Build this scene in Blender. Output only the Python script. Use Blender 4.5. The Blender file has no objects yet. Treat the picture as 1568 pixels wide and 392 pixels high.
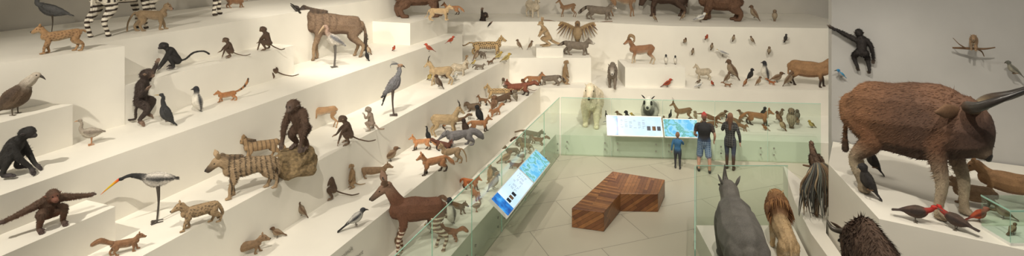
import bpy, math, random, bmesh
import numpy as np
from mathutils import Vector, noise
random.seed(4)
C=bpy.context.collection
# ------------------------------------------------------------ materials
def newmat(nm,col=(.8,.8,.8),rough=.6,**k):
    m=bpy.data.materials.new(nm);m.use_nodes=True
    b=m.node_tree.nodes["Principled BSDF"];b.inputs['Base Color'].default_value=(*col,1);b.inputs['Roughness'].default_value=rough
    return m
def N(m,t): return m.node_tree.nodes.new(t)
def LK(m,a,b): m.node_tree.links.new(a,b)
def paint(nm,col,var=.05,scale=1.2,rough=.55):
    m=newmat(nm,col,rough);b=m.node_tree.nodes["Principled BSDF"]
    tc=N(m,'ShaderNodeTexCoord');no=N(m,'ShaderNodeTexNoise');no.inputs['Scale'].default_value=scale;no.inputs['Detail'].default_value=4
    LK(m,tc.outputs['Object'],no.inputs['Vector'])
    r=N(m,'ShaderNodeValToRGB');e=r.color_ramp.elements
    e[0].position=.3;e[0].color=(*[c*(1-var) for c in col],1);e[1].position=.7;e[1].color=(*[min(1,c*(1+var)) for c in col],1)
    LK(m,no.outputs[0],r.inputs[0]);LK(m,r.outputs[0],b.inputs['Base Color'])
    return m
M_tier=paint('cream_plaster',(.80,.765,.68),.03)
M_wallg=paint('grey_wall_paint',(.45,.44,.42))
M_wallb=paint('warm_wall_paint',(.52,.49,.43))
M_ceil=paint('ceiling_paint',(.5,.48,.43))
M_rock=paint('rock',(.2,.14,.07),.5,6,.9)
M_bark=paint('bark',(.16,.09,.045),.5,12,.9)
M_metal=newmat('steel',(.5,.5,.48),.3);M_metal.node_tree.nodes["Principled BSDF"].inputs['Metallic'].default_value=1
M_white=newmat('white_casing',(.75,.75,.7),.4)
M_label=newmat('label_grey',(.3,.285,.25),.6)
M_floor=newmat('floor_tiles',(.5,.5,.4),.3);m=M_floor;b=m.node_tree.nodes["Principled BSDF"]
tc=N(m,'ShaderNodeTexCoord');mp=N(m,'ShaderNodeMapping');mp.inputs['Rotation'].default_value=(0,0,math.radians(-20));br=N(m,'ShaderNodeTexBrick')
br.inputs['Scale'].default_value=1;br.inputs['Brick Width'].default_value=2.4;br.inputs['Row Height'].default_value=1.2;br.inputs['Mortar Size'].default_value=.008
br.inputs['Color1'].default_value=(.49,.455,.365,1);br.inputs['Color2'].default_value=(.46,.43,.34,1);br.inputs['Mortar'].default_value=(.24,.22,.18,1)
LK(m,tc.outputs['Object'],mp.inputs[0]);LK(m,mp.outputs[0],br.inputs[0]);LK(m,br.outputs[0],b.inputs['Base Color'])
def glassmat(nm,tint,f0=.05,f1=.22):
    m=bpy.data.materials.new(nm);m.use_nodes=True;nt=m.node_tree;nt.nodes.clear()
    o=N(m,'ShaderNodeOutputMaterial');mx=N(m,'ShaderNodeMixShader');tr=N(m,'ShaderNodeBsdfTransparent');gl=N(m,'ShaderNodeBsdfGlossy');fr=N(m,'ShaderNodeLayerWeight')
    mr=N(m,'ShaderNodeMapRange');mr.inputs['From Min'].default_value=.3;mr.inputs['From Max'].default_value=1;mr.inputs['To Min'].default_value=f0*.5;mr.inputs['To Max'].default_value=f1
    tr.inputs[0].default_value=(*tint,1);gl.inputs['Roughness'].default_value=.03
    LK(m,fr.outputs['Facing'],mr.inputs[0]);LK(m,mr.outputs[0],mx.inputs[0]);LK(m,tr.outputs[0],mx.inputs[1]);LK(m,gl.outputs[0],mx.inputs[2]);LK(m,mx.outputs[0],o.inputs[0]);return m
M_glass=glassmat('green_glass',(.91,.967,.93))
M_gedge=newmat('glass_edge',(.35,.6,.48),.2)
def wood(nm,rot):
    m=newmat(nm,(.2,.08,.03),.35);b=m.node_tree.nodes["Principled BSDF"]
    tc=N(m,'ShaderNodeTexCoord');mp=N(m,'ShaderNodeMapping');mp.inputs['Rotation'].default_value=rot;br=N(m,'ShaderNodeTexBrick')
    br.inputs['Scale'].default_value=1;br.inputs['Brick Width'].default_value=1.3;br.inputs['Row Height'].default_value=.085;br.inputs['Mortar Size'].default_value=.003
    br.inputs['Color1'].default_value=(.33,.145,.05,1);br.inputs['Color2'].default_value=(.13,.047,.02,1);br.inputs['Mortar'].default_value=(.03,.012,.006,1)
    no=N(m,'ShaderNodeTexNoise');no.inputs['Scale'].default_value=9;mx=N(m,'ShaderNodeMixRGB');mx.blend_type='OVERLAY';mx.inputs[0].default_value=.35
    LK(m,tc.outputs['Object'],mp.inputs[0]);LK(m,mp.outputs[0],br.inputs[0]);LK(m,tc.outputs['Object'],no.inputs[0]);LK(m,br.outputs[0],mx.inputs[1]);LK(m,no.outputs[0],mx.inputs[2]);LK(m,mx.outputs[0],b.inputs['Base Color']);return m
M_w1=wood('wood_parquet_a',(0,0,math.radians(25)));M_w2=wood('wood_parquet_b',(0,0,math.radians(-68)));M_ws=wood('wood_parquet_side',(math.radians(90),0,math.radians(35)))
M_pelt=newmat('pelt');m=M_pelt;b=m.node_tree.nodes["Principled BSDF"]
at=N(m,'ShaderNodeAttribute');at.attribute_name='Col';tc=N(m,'ShaderNodeTexCoord')
n1=N(m,'ShaderNodeTexNoise');n1.inputs['Scale'].default_value=6;n1.inputs['Detail'].default_value=3
n2=N(m,'ShaderNodeTexNoise');n2.inputs['Scale'].default_value=70;n2.inputs['Detail'].default_value=3
def mrn(a,b_):
    r=N(m,'ShaderNodeMapRange');r.inputs['From Min'].default_value=.3;r.inputs['From Max'].default_value=.7;r.inputs['To Min'].default_value=a;r.inputs['To Max'].default_value=b_;return r
r1=mrn(.82,1.15);r2=mrn(.84,1.16);m1=N(m,'ShaderNodeMath');m1.operation='MULTIPLY';mx=N(m,'ShaderNodeMixRGB');mx.blend_type='MULTIPLY';mx.inputs[0].default_value=1
mx2=N(m,'ShaderNodeMixRGB');mx2.blend_type='MULTIPLY';mx2.inputs[0].default_value=1;oi=N(m,'ShaderNodeObjectInfo')
LK(m,tc.outputs['Object'],n1.inputs[0]);LK(m,tc.outputs['Object'],n2.inputs[0]);LK(m,n1.outputs[0],r1.inputs[0]);LK(m,n2.outputs[0],r2.inputs[0])
LK(m,r1.outputs[0],m1.inputs[0]);LK(m,r2.outputs[0],m1.inputs[1]);LK(m,at.outputs['Color'],mx.inputs[1]);LK(m,m1.outputs[0],mx.inputs[2]);LK(m,mx.outputs[0],mx2.inputs[1]);LK(m,oi.outputs['Color'],mx2.inputs[2]);LK(m,mx2.outputs[0],b.inputs['Base Color']);LK(m,at.outputs['Alpha'],b.inputs['Roughness'])
# ------------------------------------------------------------ shell
def link(nm,me,mats=()):
    for x in mats: me.materials.append(x)
    o=bpy.data.objects.new(nm,me);C.objects.link(o);return o
def prism(name,poly,z0,z1,mat):
    n=len(poly);v=[(x,y,z0) for x,y in poly]+[(x,y,z1) for x,y in poly]
    f=[list(range(n))[::-1],list(range(n,2*n))]+[[i,(i+1)%n,n+(i+1)%n,n+i] for i in range(n)]
    me=bpy.data.meshes.new(name);me.from_pydata(v,[],f);b=bmesh.new();b.from_mesh(me);bmesh.ops.recalc_face_normals(b,faces=b.faces);b.to_mesh(me);b.free()
    return link(name,me,[mat])
def T(c,t): return (.346*t-.938*c,.938*t+.346*c)
prism('floor',[(-15,-3),(16,-3),(16,27),(-15,27)],-.2,0,M_floor)
bk=[(13.6,25.98),(-5.3,25.98),(-13.0,4.9)]
tn=[0]
def tier(poly,z0,z1):
    tn[0]+=1;return prism('floor_tier_%d'%tn[0],poly,z0,z1,M_tier)
tier([(-4.55,1.68),(1.37,17.72),(13.6,16.6)]+bk,0,.6)
tier([T(5.98,0),(1.0,20),(13.6,19.55)]+bk,.6,1.5)
tier([T(7.3,0),(-.1,20.8),(2.93,20.8),(2.9,23.3),(6.3,22),(13.6,21.3)]+bk,1.5,2.4)
tier([T(8.6,0),(-1.77,20.07),(-4,20.9),(-3.1,23.3),(2.9,23.3),(6.3,22),(13.6,21.3)]+bk,2.4,3.4)
tier([T(8.0,0),T(8.0,5.5),T(8.6,5.5),T(8.6,0)],2.4,2.9)
tier([T(9.9,6.97),T(9.9,11.2),T(10.6,11.2),T(10.6,6.97)],3.4,4.1)
tier([T(9.2,15.6),T(9.2,18.2),T(10.6,18.2),T(10.6,15.6)],3.4,4.1)
tier([(-3.65,20.74),(-7.53,10.2),(-6.87,9.96),(-7.75,8.5),(-9.8,5.1),(-13.0,4.9),(-5.35,25.9),(-4.6,22.5)],3.4,4.8)
tier([(4.05,20.1),(6.2,20.1),(6.2,21.5),(4.05,21.5)],1.5,2.2)
tier([(.9,20.9),(1.9,20.9),(1.9,21.7),(.9,21.7)],2.4,2.75)
tier([(3.6,6),(4.0,12.2),(6.1,12.2),(5.8,11),(5.45,8.8),(5.6,6)],0,.5)
tier([(6.95,14.4),(6.2,12.3),(5.85,11),(5.5,8.8),(5.7,8.8),(6.15,11),(6.9,12.3)],0,.95)
tier([(6.2,11),(5.75,8.8),(9,6.8),(12.9,6.9),(12.9,9.5),(7,12.25)],0,2.3)
tier([(4.3,6),(5.45,6),(5.4,8.6),(4.35,8.6)],.5,1.3)
tier([(-8.38,7.4),(-7.6,7.2),(-7.0,8.95),(-7.44,9.0),(-7.77,8.44)],3.4,4.05)
prism('wall_right',[(7.0,12.3),(13,9.5),(13.1,9.8),(7.1,12.6)],0,9.3,M_wallg)
prism('wall_back',[(-6,26),(15.5,26),(15.5,26.2),(-6,26.2)],0,9.3,M_wallb)
prism('wall_left',[T(14.02,-2),T(14.02,22.4),T(14.2,22.4),T(14.2,-2)],0,9.3,M_wallb)
prism('ceiling',[(-15,-3),(16,-3),(16,27),(-15,27)],9.3,9.4,M_ceil)
tp=[(2.73,15.24),(4,14.69),(3.6,13.85),(2.68,13.88),(2.11,12.9),(1.39,13.1)]
v=[(x,y,0) for x,y in tp]+[(x,y,.45) for x,y in tp]
f=[[6,7,8,9],[6,9,10,11]]+[[i,(i+1)%6,6+(i+1)%6,6+i] for i in range(6)]+[[5,4,3,2,1,0]]
me=bpy.data.meshes.new('bench');me.from_pydata(v,[],f);o=link('wooden_bench',me,[M_w1,M_w2,M_ws])
for i,p in enumerate(me.polygons): p.material_index=0 if i==1 else 1 if i==0 else 2
bm=bmesh.new();bm.from_mesh(me);bmesh.ops.recalc_face_normals(bm,faces=bm.faces);bm.to_mesh(me);bm.free()
md=o.modifiers.new('b','BEVEL');md.width=.012
def glassrun(a,b,z0,z1,pw,nm='glass_balustrade'):
    a=Vector(a);b=Vector(b);L=(b-a).length;n=max(1,round(L/pw));d=(b-a)/L;nr=Vector((-d.y,d.x))*.008
    V=[];F=[];MI=[]
    def box(p,q,za,zb,nv,mi):
        k=len(V)
        for z in (za,zb):
            for s in (p-nv,q-nv,q+nv,p+nv): V.append((s.x,s.y,z))
        for ff in ([0,1,2,3],[4,5,6,7],[0,1,5,4],[1,2,6,5],[2,3,7,6],[3,0,4,7]): F.append([k+x for x in ff]);MI.append(mi)
    for i in range(n):
        p=a+d*(L*i/n+.01);q=a+d*(L*(i+1)/n-.01)
        box(p,q,z0,z1,nr,0);box(p,q,z1,z1+.012,nr*1.05,1);box(p-d*.006,p,z0,z1,nr*1.05,1)
        for u in (.12,.88):
            for z in (z0+.22,z0+.42):
                c=p+(q-p)*u;box(c-d*.02,c+d*.02,z-.02,z+.02,nr*2.2,2)
    me=bpy.data.meshes.new(nm);me.from_pydata(V,[],F);o=link(nm,me,[M_glass,M_gedge,M_metal])
    for i,p in enumerate(me.polygons):p.material_index=MI[i]
glassrun(T(4.68,2),(1.49,17.6),0,1.8,1.6)
glassrun((1.53,17.6),(9.3,16.9),0,1.8,1.55)
glassrun((2.9,8.9),(4.0,12.28),0,1.75,1.7)
glassrun((4.03,12.3),(6.05,12.3),0,1.75,2.1)
def emis(nm,fn,st=1.1):
    m=bpy.data.materials.new(nm);m.use_nodes=True;nt=m.node_tree;b=nt.nodes["Principled BSDF"];b.inputs['Base Color'].default_value=(.02,.02,.02,1);b.inputs['Roughness'].default_value=.15
    tc=N(m,'ShaderNodeTexCoord');no=N(m,'ShaderNodeTexNoise');no.inputs['Scale'].default_value=fn[0];no.inputs['Detail'].default_value=3
    r=N(m,'ShaderNodeValToRGB');els=r.color_ramp.elements;cs=fn[1]
    els[0].position=cs[0][0];els[0].color=(*cs[0][1],1);els[1].position=cs[-1][0];els[1].color=(*cs[-1][1],1)
    for p,c in cs[1:-1]:
        e=els.new(p);e.color=(*c,1)
    LK(m,tc.outputs['Object'],no.inputs[0]);LK(m,no.outputs[0],r.inputs[0]);LK(m,r.outputs[0],b.inputs['Emission Color']);b.inputs['Emission Strength'].default_value=st;return m
M_sblue=emis('screen_blue',(5,[(.35,(.01,.06,.3)),(.55,(.02,.25,.7)),(.7,(.1,.5,.9))]))
M_swhite=emis('screen_white',(2,[(.3,(.55,.8,.95)),(.7,(.75,.9,1))]))
M_smap=emis('screen_map',(4,[(.4,(.12,.5,.8)),(.5,(.35,.72,.9)),(.56,(.12,.4,.3)),(.62,(.25,.65,.85))]))
M_ink=newmat('screen_ink',(.02,.03,.05),.3)
def screen(nm,p0,p1,front,z,secs,w=.5,tilt=35):
    a=Vector((*p0,z));b=Vector((*p1,z));fr=Vector((*front,0)).normalized();L=(b-a).length;d=(b-a)/L
    t=math.radians(tilt);dn=fr*math.cos(t)-Vector((0,0,math.sin(t)));nm_=fr*math.sin(t)+Vector((0,0,math.cos(t)))
    V=[];F=[];MI=[]
    def P(u,v,h): return a+d*u*L+dn*v*w+nm_*h
    def slab(u0,u1,v0,v1,h0,h1,mi):
        k=len(V)
        for h in (h0,h1):
            for (u,v) in ((u0,v0),(u1,v0),(u1,v1),(u0,v1)): V.append(P(u,v,h))
        for ff in ([3,2,1,0],[4,5,6,7],[0,1,5,4],[1,2,6,5],[2,3,7,6],[3,0,4,7]): F.append([k+x for x in ff]);MI.append(mi)
    slab(-.01,1.01,-.03,1.03,-.07,0,0)
    for s in secs: slab(s[0],s[1],.02,.98,.001,.006,s[2])
    for s in secs:
        if s[2]==2:
            rr=random.Random(3)
            for i in range(6):
                u=s[0]+(s[1]-s[0])*(.06+.1*i)
                for j in range(9):
                    if rr.random()<.6: slab(u,u+(s[1]-s[0])*rr.uniform(.03,.07),.2+j*.05,.211+j*.05,.0065,.008,4)
            for q in (.66,.78,.89): slab(s[0]+(s[1]-s[0])*q,s[0]+(s[1]-s[0])*(q+.08),.5,.72,.0065,.008,4 if q!=.78 else 5)
    for u in (.1,.5,.9): slab(u-.01,u+.01,.0,.4,-.11,-.07,6)
    me=bpy.data.meshes.new(nm);me.from_pydata([tuple(x) for x in V],[],F);o=link(nm,me,[M_white,M_sblue,M_swhite,M_smap,M_ink,M_bark,M_metal])
    for i,p in enumerate(me.polygons):p.material_index=MI[i]
    return o
screen('information_screen',(2.92,17.33),(4.55,17.19),(-.09,-1),1.32,[(0,.2,1),(.2,1,2)],w=.6,tilt=52)
screen('information_screen',(4.62,17.18),(5.62,17.09),(-.09,-1),1.27,[(0,1,3)],w=.55,tilt=52)
screen('information_screen',(.63,14.94),(.17,13.71),(.938,-.346),1.15,[(0,1,3)],w=.5,tilt=38)
screen('information_screen',(.15,13.66),(-.45,12.04),(.938,-.346),1.15,[(0,.8,2),(.8,1,1)],w=.5,tilt=38)
tx=bpy.data.curves.new('wall_lettering','FONT');tx.body="Wild: Amazing animals\nin a changing world.\nSpecies from every continent\nare displayed together here.";tx.size=.11;tx.extrude=.001
o=bpy.data.objects.new('wall_lettering',tx);C.objects.link(o);o.location=(*T(5.972,7.2),1.3);o.rotation_euler=(math.radians(90),0,math.atan2(.938,.346));tx.materials.append(M_label)
# ------------------------------------------------------------ organic modelling engine
def cr(P,sub):
    n=len(P);out=[]
    for i in range(n-1):
        p0=P[max(i-1,0)];p1=P[i];p2=P[i+1];p3=P[min(i+2,n-1)]
        for j in range(sub):
            t=j/sub;out.append(.5*((2*p1)+(p2-p0)*t+(2*p0-5*p1+4*p2-p3)*t*t+(-p0+3*p1-3*p2+p3)*t**3))
    out.append(P[-1]);return np.array(out)
class An:
    def __init__(s,vox=.02,sm=3,fur=(3500,.03,.006)): s.V=[];s.F=[];s.S=[];s.dV=[];s.dF=[];s.dC=[];s.vox=vox;s.sm=sm;s.fur=fur
    def t(s,pts,col,det=False,n=10,sub=4,rough=.8):
        rows=[]
        for i,p in enumerate(pts):
            p=list(p)
            if len(p)==4:p.append(p[3])
            rows.append(p+list(col[i] if isinstance(col[0],(tuple,list)) else col))
        R=cr(np.array(rows,float),sub);P=R[:,:3];rr=np.clip(R[:,3],.0015,9);ww=np.clip(R[:,4],.0015,9);cc=np.clip(R[:,5:8],0,1)
        Tn=np.gradient(P,axis=0);Tn/=np.linalg.norm(Tn,axis=1)[:,None]+1e-9
        sd=np.array([0,1.,0]);
        if abs(Tn[0][1])>.8: sd=np.array([1.,0,0])
        V=s.dV if det else s.V;F=s.dF if det else s.F;k0=len(V)
        def ring(c,tn,sd,a,b,col):
            nn=np.cross(tn,sd)
            for j in range(n):
                an=2*math.pi*j/n;V.append(c+nn*a*math.sin(an)+sd*b*math.cos(an))
                if det:s.dC.append((*col,rough))
        nr=0
        for i in range(len(P)):
            sd=sd-Tn[i]*sd.dot(Tn[i]);sd/=np.linalg.norm(sd)+1e-9
            if i==0:
                for a in (85,55,28):
                    a=math.radians(a);q=min(rr[0],ww[0]);ring(P[0]-Tn[0]*q*math.sin(a),Tn[0],sd,rr[0]*math.cos(a),ww[0]*math.cos(a),cc[0]);nr+=1
            ring(P[i],Tn[i],sd,rr[i],ww[i],cc[i]);nr+=1
            if i==len(P)-1:
                for a in (28,55,85):
                    a=math.radians(a);q=min(rr[i],ww[i]);ring(P[i]+Tn[i]*q*math.sin(a),Tn[i],sd,rr[i]*math.cos(a),ww[i]*math.cos(a),cc[i]);nr+=1
        for i in range(nr-1):
            for j in range(n):
                a=k0+i*n+j;b=k0+i*n+(j+1)%n;F.append([a,b,b+n,a+n])
        F.append([k0+j for j in range(n)][::-1]);F.append([k0+(nr-1)*n+j for j in range(n)])
        if not det:
            for i in range(len(P)): s.S.append((*P[i],max(rr[i],ww[i])*.5+min(rr[i],ww[i])*.5,*cc[i]))
    def m(s,pts,col,**k):
        s.t(pts,col,**k);s.t([(p[0],-p[1],*p[2:]) for p in pts],col,**k)
    def fin(s,nm,belly=None,pat=None,hn=None):
        me=bpy.data.meshes.new('tmp');me.from_pydata([tuple(v) for v in s.V],[],s.F)
        o=bpy.data.objects.new('tmp',me);C.objects.link(o)
        r=o.modifiers.new('r','REMESH');r.mode='VOXEL';r.voxel_size=s.vox;r.use_smooth_shade=True
        q=o.modifiers.new('s','SMOOTH');q.factor=.5;q.iterations=s.sm
        dg=bpy.context.evaluated_depsgraph_get();dg.update();m2=bpy.data.meshes.new_from_object(o.evaluated_get(dg));bpy.data.objects.remove(o)
        nv=len(m2.vertices);P=np.zeros(nv*3);m2.vertices.foreach_get('co',P);P=P.reshape(-1,3)
        Nn=np.zeros(nv*3);m2.vertices.foreach_get('normal',Nn);Nn=Nn.reshape(-1,3)
        S=np.array(s.S);col=np.zeros((nv,3))
        for i in range(0,nv,4000):
            D=np.linalg.norm(P[i:i+4000,None,:]-S[None,:,:3],axis=2)/S[None,:,3];W=(D+.05)**-7;W/=W.sum(1)[:,None];col[i:i+4000]=W@S[:,4:7]
        if belly:
            w=np.clip(-Nn[:,2]*1.1-.15,0,.85)[:,None];col=col*(1-w)+np.array(belly)*w
        if pat: col=pat(P,col,Nn)
        F=[list(p.vertices) for p in m2.polygons]
        V=[tuple(p) for p in P]+[tuple(v) for v in s.dV];F+=[[i+nv for i in f] for f in s.dF]
        VV=np.array(V);z0=VV[:,2].min();H=(hn or P[:,2].max())-z0;VV[:,2]-=z0;VV/=H
        A=np.ones((len(V),4));A[:nv,:3]=np.clip(col,0,1);A[:nv,3]=.8
        if s.dC:A[nv:]=np.array(s.dC)
        nb=len(VV)
        if s.fur:
            # short strands lying along the coat
            rg=np.random.default_rng(1);n_,l_,w_=s.fur;n_=min(n_,nv);ix=rg.choice(nv,n_,replace=False);Q=VV[ix];n=Nn[ix]
            fl=np.array([-.85,0,-.5])-n*(n@np.array([-.85,0,-.5]))[:,None];fl+=rg.normal(0,.2,fl.shape);fl/=np.linalg.norm(fl,axis=1)[:,None]+1e-9
            sd=np.cross(n,fl);L=l_*rg.uniform(.5,1.3,n_)*np.where(Q[:,0]>VV[:nv,0].max()*.72,.4,1)*np.where(Q[:,2]<.3,.5,1);L=L[:,None]
            a=Q+sd*w_-n*.003;b_=Q-sd*w_-n*.003;t_=Q+fl*L+n*L*.28;t_[:,2]=np.maximum(t_[:,2],.001)
            cf=np.ones((n_,4));cf[:,:3]=np.clip(A[ix,:3]*rg.uniform(.7,1.3,(n_,1)),0,1);cf[:,3]=.85
            VV=np.concatenate([VV,a,b_,t_]);A=np.concatenate([A,cf,cf,cf]);F+=[[nb+i,nb+n_+i,nb+2*n_+i] for i in range(n_)]
        me=bpy.data.meshes.new(nm);me.from_pydata(VV.tolist(),[],F)
        ca=me.color_attributes.new('Col','FLOAT_COLOR','POINT')
        ca.data.foreach_set('color',A.ravel());me.polygons.foreach_set('use_smooth',[True]*len(me.polygons));me.materials.append(M_pelt)
        bpy.data.meshes.remove(m2);return me
BK=(.012,.01,.009)
def head(A,hx,hz,ang,l,r,m,c,cm,ear=.1,earc=None,horn=None,hc=(.05,.04,.03),es=.5):
    a=math.radians(ang);d=np.array([math.cos(a),0,math.sin(a)]);u=np.array([-math.sin(a),0,math.cos(a)]);h=np.array([hx,0,hz])
    def q(x,y,z): p=h+d*x+u*z;return (p[0],y,p[2])
    A.t([(*q(-.1*l,0,0),r*.9,r*.75),(*q(.25*l,0,.05*r),r,r*.85),(*q(.6*l,0,-.1*r),(r+m)*.48,(r+m)*.43),(*q(l,0,-.28*r),m,m*.9)],[c,c,c if cm is None else tuple((np.array(c)+np.array(cm))/2),cm or c])
    A.m([(*q(.42*l,r*.74,.38*r),r*.1),(*q(.46*l,r*.74,.38*r),r*.1)],BK,det=True,n=6,sub=1,rough=.15)
    A.t([(*q(l+m*.5,0,0),m*.4,m*.5),(*q(l+m*.85,0,-.1*r),m*.3,m*.4)],BK,det=True,n=8,sub=1,rough=.4)
    if ear:
        e=ear;A.m([(*q(0,r*.55,r*.55),e*.18,e*.1),(*q(-.1*e,r*.6+e*es*.5,r*.6+e*.5),e*.36,e*.12),(*q(-.2*e,r*.6+e*es,r*.6+e*.95),e*.06,e*.04)],earc or c,det=True,n=8)
    if horn: A.m([(*q(x,y,z),rr) for x,y,z,rr in horn],hc,det=True,n=8,rough=.4)
    return q
def quad(nm,c,c2=None,H=1,hip=None,L=1.1,ch=.26,be=None,w=.8,nk=(.3,.25,.13),hd=(.36,-40,.11,.06),lg=.05,tail=None,tc=None,ear=.1,earc=None,legc=None,mz=None,st=(.06,-.05,-.07,.06),vox=None,pat=None,horn=None,hc=(.05,.04,.03),mane=None,manec=None,hump=0,pw=1.6,es=.5,extra=None,trunkc=None,hn=None,headc=None,fur=(4500,.03,.007)):
    hip=hip or H*.97;be=be or ch*.88;s=L/2;A=An(vox or max(H,L)*.0135,fur=fur);rr=ch*.88;zh=hip-rr;lc=legc or c
    A.t([(-s-.45*rr,0,zh,rr*.55,rr*w*.5),(-s,0,zh,rr,rr*w),(-s*.3,0,(H+hip)/2-be-.015*H,be,be*w*1.08),(s*.45,0,H-ch-.01,ch,ch*w),(s+.4*ch,0,H-ch*.95,ch*.72,ch*w*.7)],trunkc or c)
    if hump: A.t([(s*.0,0,H-ch*.8,ch*.6,ch*w*.5),(s*.7,0,H-ch*.75+hump,ch*.7,ch*w*.55),(s+.2*ch,0,H-ch*.9+hump*.3,ch*.6,ch*w*.55)],c)
    hx=s+nk[0];hz=H+nk[1];hc_=headc or c
    A.t([(s-.1*ch,0,H-ch*.8,ch*.72,ch*w*.62),(s+nk[0]*.45,0,H-ch*.45+nk[1]*.5,(ch*.6+nk[2])*.5,(ch*.5+nk[2])*.42),(hx,0,hz,nk[2],nk[2]*.8)],[c,c,hc_])
    q=head(A,hx,hz,hd[1],hd[0],hd[2],hd[3],hc_,mz,ear,earc,horn,hc,es)
    yy=ch*w*.6;k=0
    for sg in (1,-1):
        d=st[k];y=yy*sg
        A.t([(s-.03,y*.8,H-ch*1.05,ch*.5,lg*1.7),(s-.05*H,y,H*.54,lg*1.9,lg*1.5),(s+d*.6+.01*H,y,H*.29,lg*1.1),(s+d,y,H*.1,lg*.78),(s+d+.01,y,lg*.9,lg*.9)],[c,c,lc,lc,lc])
        A.t([(s+d,y,lg*.75,lg*.75,lg*.9),(s+d+lg*pw,y,lg*.6,lg*.6,lg*.85)],lc)
        d=st[k+2];hh=hip
        A.t([(-s+.02,y*.75,hh*.72,rr*.75,lg*2),(-s+.1*hh+d*.3,y,hh*.5,lg*2.4,lg*1.7),(-s-.09*hh+d*.8,y,hh*.29,lg*1.15,lg*1.0),(-s-.04*hh+d,y,hh*.1,lg*.8),(-s-.03*hh+d,y,lg*.9,lg*.9)],[c,c,lc,lc,lc])
        A.t([(-s-.03*hh+d,y,lg*.75,lg*.75,lg*.9),(-s-.03*hh+d+lg*pw,y,lg*.6,lg*.6,lg*.85)],lc);k+=1
    if tail:
        A.t([(-s-.3*rr,0,hip-rr*.5,tail[0][2]*1.1)]+[(-s-.4*rr+x,0,hip-rr*.4+z,r) for x,z,r in tail],([c]+[tc or c]*len(tail)))
    if mane: A.t([(s*.5,0,H,mane*.6,mane*.35),(s+nk[0]*.5,0,H+nk[1]*.5+ch*.12,mane,mane*.4),(hx-.02,0,hz+nk[2]*.9,mane*.7,mane*.35)],manec)
    if extra: extra(A,q,s,H,yy)
    return A.fin(nm,c2,pat,hn)
def stripes(fr,dark,th=.1,wob=1.5,sel=None,ax=0,am=1):
    def f(P,C_,n):
        s=np.sin(P[:,ax]*fr+wob*np.sin(P[:,2 if ax==0 else 0]*7)+P[:,1]*3)
        w=(np.clip((s-th)*5,0,1))*am
        if sel is not None:w=w*sel(P)
        w=w[:,None];return C_*(1-w)+np.array(dark)*w
    return f
def spots(fr,dark,th=.25,am=.9):
    def f(P,C_,n):
        x,y,z=P.T;s=np.sin(x*fr+1.7*np.sin(z*fr*.4))*np.sin(z*fr*1.1+1.3*np.sin(x*fr*.5))*np.cos(y*fr*.9)
        w=(np.clip((np.abs(s)-th)*7,0,1)*am)[:,None];return C_*(1-w)+np.array(dark)*w
    return f
def prim(nm,c,face,pel,che,hed,arms,legs,tail=None,th=1,belly=None,tc=None,handc=None,hr=.12,vox=.012,extra=None,mus=.045,legc=None,pat=None,fur=(5000,.04,.006)):
    A=An(vox,fur=fur);p,q,h=map(np.array,(pel,che,hed));mid=(p+q)/2
    A.t([(*(p-(q-p)*.08),.09*th,.11*th),(*p,.12*th,.13*th),(*mid,.125*th,.13*th),(*q,.13*th,.155*th),(*(q+(h-q)*.5),.07*th,.08*th)],c)
    A.t([(*(q+(h-q)*.3),.075*th),(*h,hr*.7)],c)
    A.t([(h[0]-.03,h[1],h[2]+.0,hr*.9,hr*.85),(h[0]+.04,h[1],h[2]+.02,hr*.88,hr*.8)],c)
    A.t([(h[0]+hr*.6,h[1],h[2]-hr*.02,hr*.5,hr*.62),(h[0]+hr*.72,h[1],h[2]+hr*.05,hr*.35,hr*.5)],face)
    A.t([(h[0]+hr*.55,h[1],h[2]-hr*.3,hr*.5,hr*.5),(h[0]+hr*.6+mus,h[1],h[2]-hr*.42,hr*.34,hr*.38)],face)
    for y in (-1,1):
        A.t([(h[0]+hr*.98,h[1]+y*hr*.3,h[2]+hr*.14,hr*.1),(h[0]+hr*1.04,h[1]+y*hr*.3,h[2]+hr*.14,hr*.09)],BK,det=True,n=6,sub=1,rough=.15)
        A.t([(h[0],h[1]+y*hr*.8,h[2],hr*.28,hr*.1),(h[0]-.02,h[1]+y*hr*1.05,h[2]+.03,hr*.22,hr*.08)],face,det=True,n=8)
    hc=handc or face
    def fing(w,t_):
        w=np.array(w);t_=np.array(t_);d=t_-w;d/=np.linalg.norm(d)+1e-9;sv=np.cross(d,[0,0,1.]);
        if np.linalg.norm(sv)<.3: sv=np.array([0,1.,0])
        sv/=np.linalg.norm(sv)
        for i,(o_,l) in enumerate(((-.03,.07),(-.01,.085),(.01,.08),(.03,.065))):
            b=t_+sv*o_*th;A.t([(*(b-d*.02),.013*th),(*(b+d*l*.5+sv*o_*.3),.012*th),(*(b+d*l*.85-np.array([0,0,.01])),.009*th)],hc,det=True,n=6,sub=2)
        b=(w+t_)/2-sv*.03*th;A.t([(*b,.013*th),(*(b-sv*.03+d*.035),.011*th)],hc,det=True,n=6,sub=2)
    for y,(e,w,t_) in zip((1,-1),arms):
        s0=q+np.array([0,y*.13*th,-.0]);A.t([(*(q+np.array([0,y*.06,0])),.09*th),(*s0,.075*th),(*e,.055*th),(*w,.036*th),(*t_,.035*th)],[c,c,c,c,hc]);fing(w,t_)
    for y,(e,w,t_) in zip((1,-1),legs):
        s0=p+np.array([0,y*.08*th,0]);lc=legc or c;A.t([(*s0,.105*th),(*e,.07*th),(*w,.042*th),(*t_,.036*th)],[c,lc,lc,hc]);fing(w,t_)
    if tail:A.t([(*p,tail[0][3])]+list(tail),tc or c)
    if extra:extra(A)
    return A.fin(nm,belly,pat)
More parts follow.
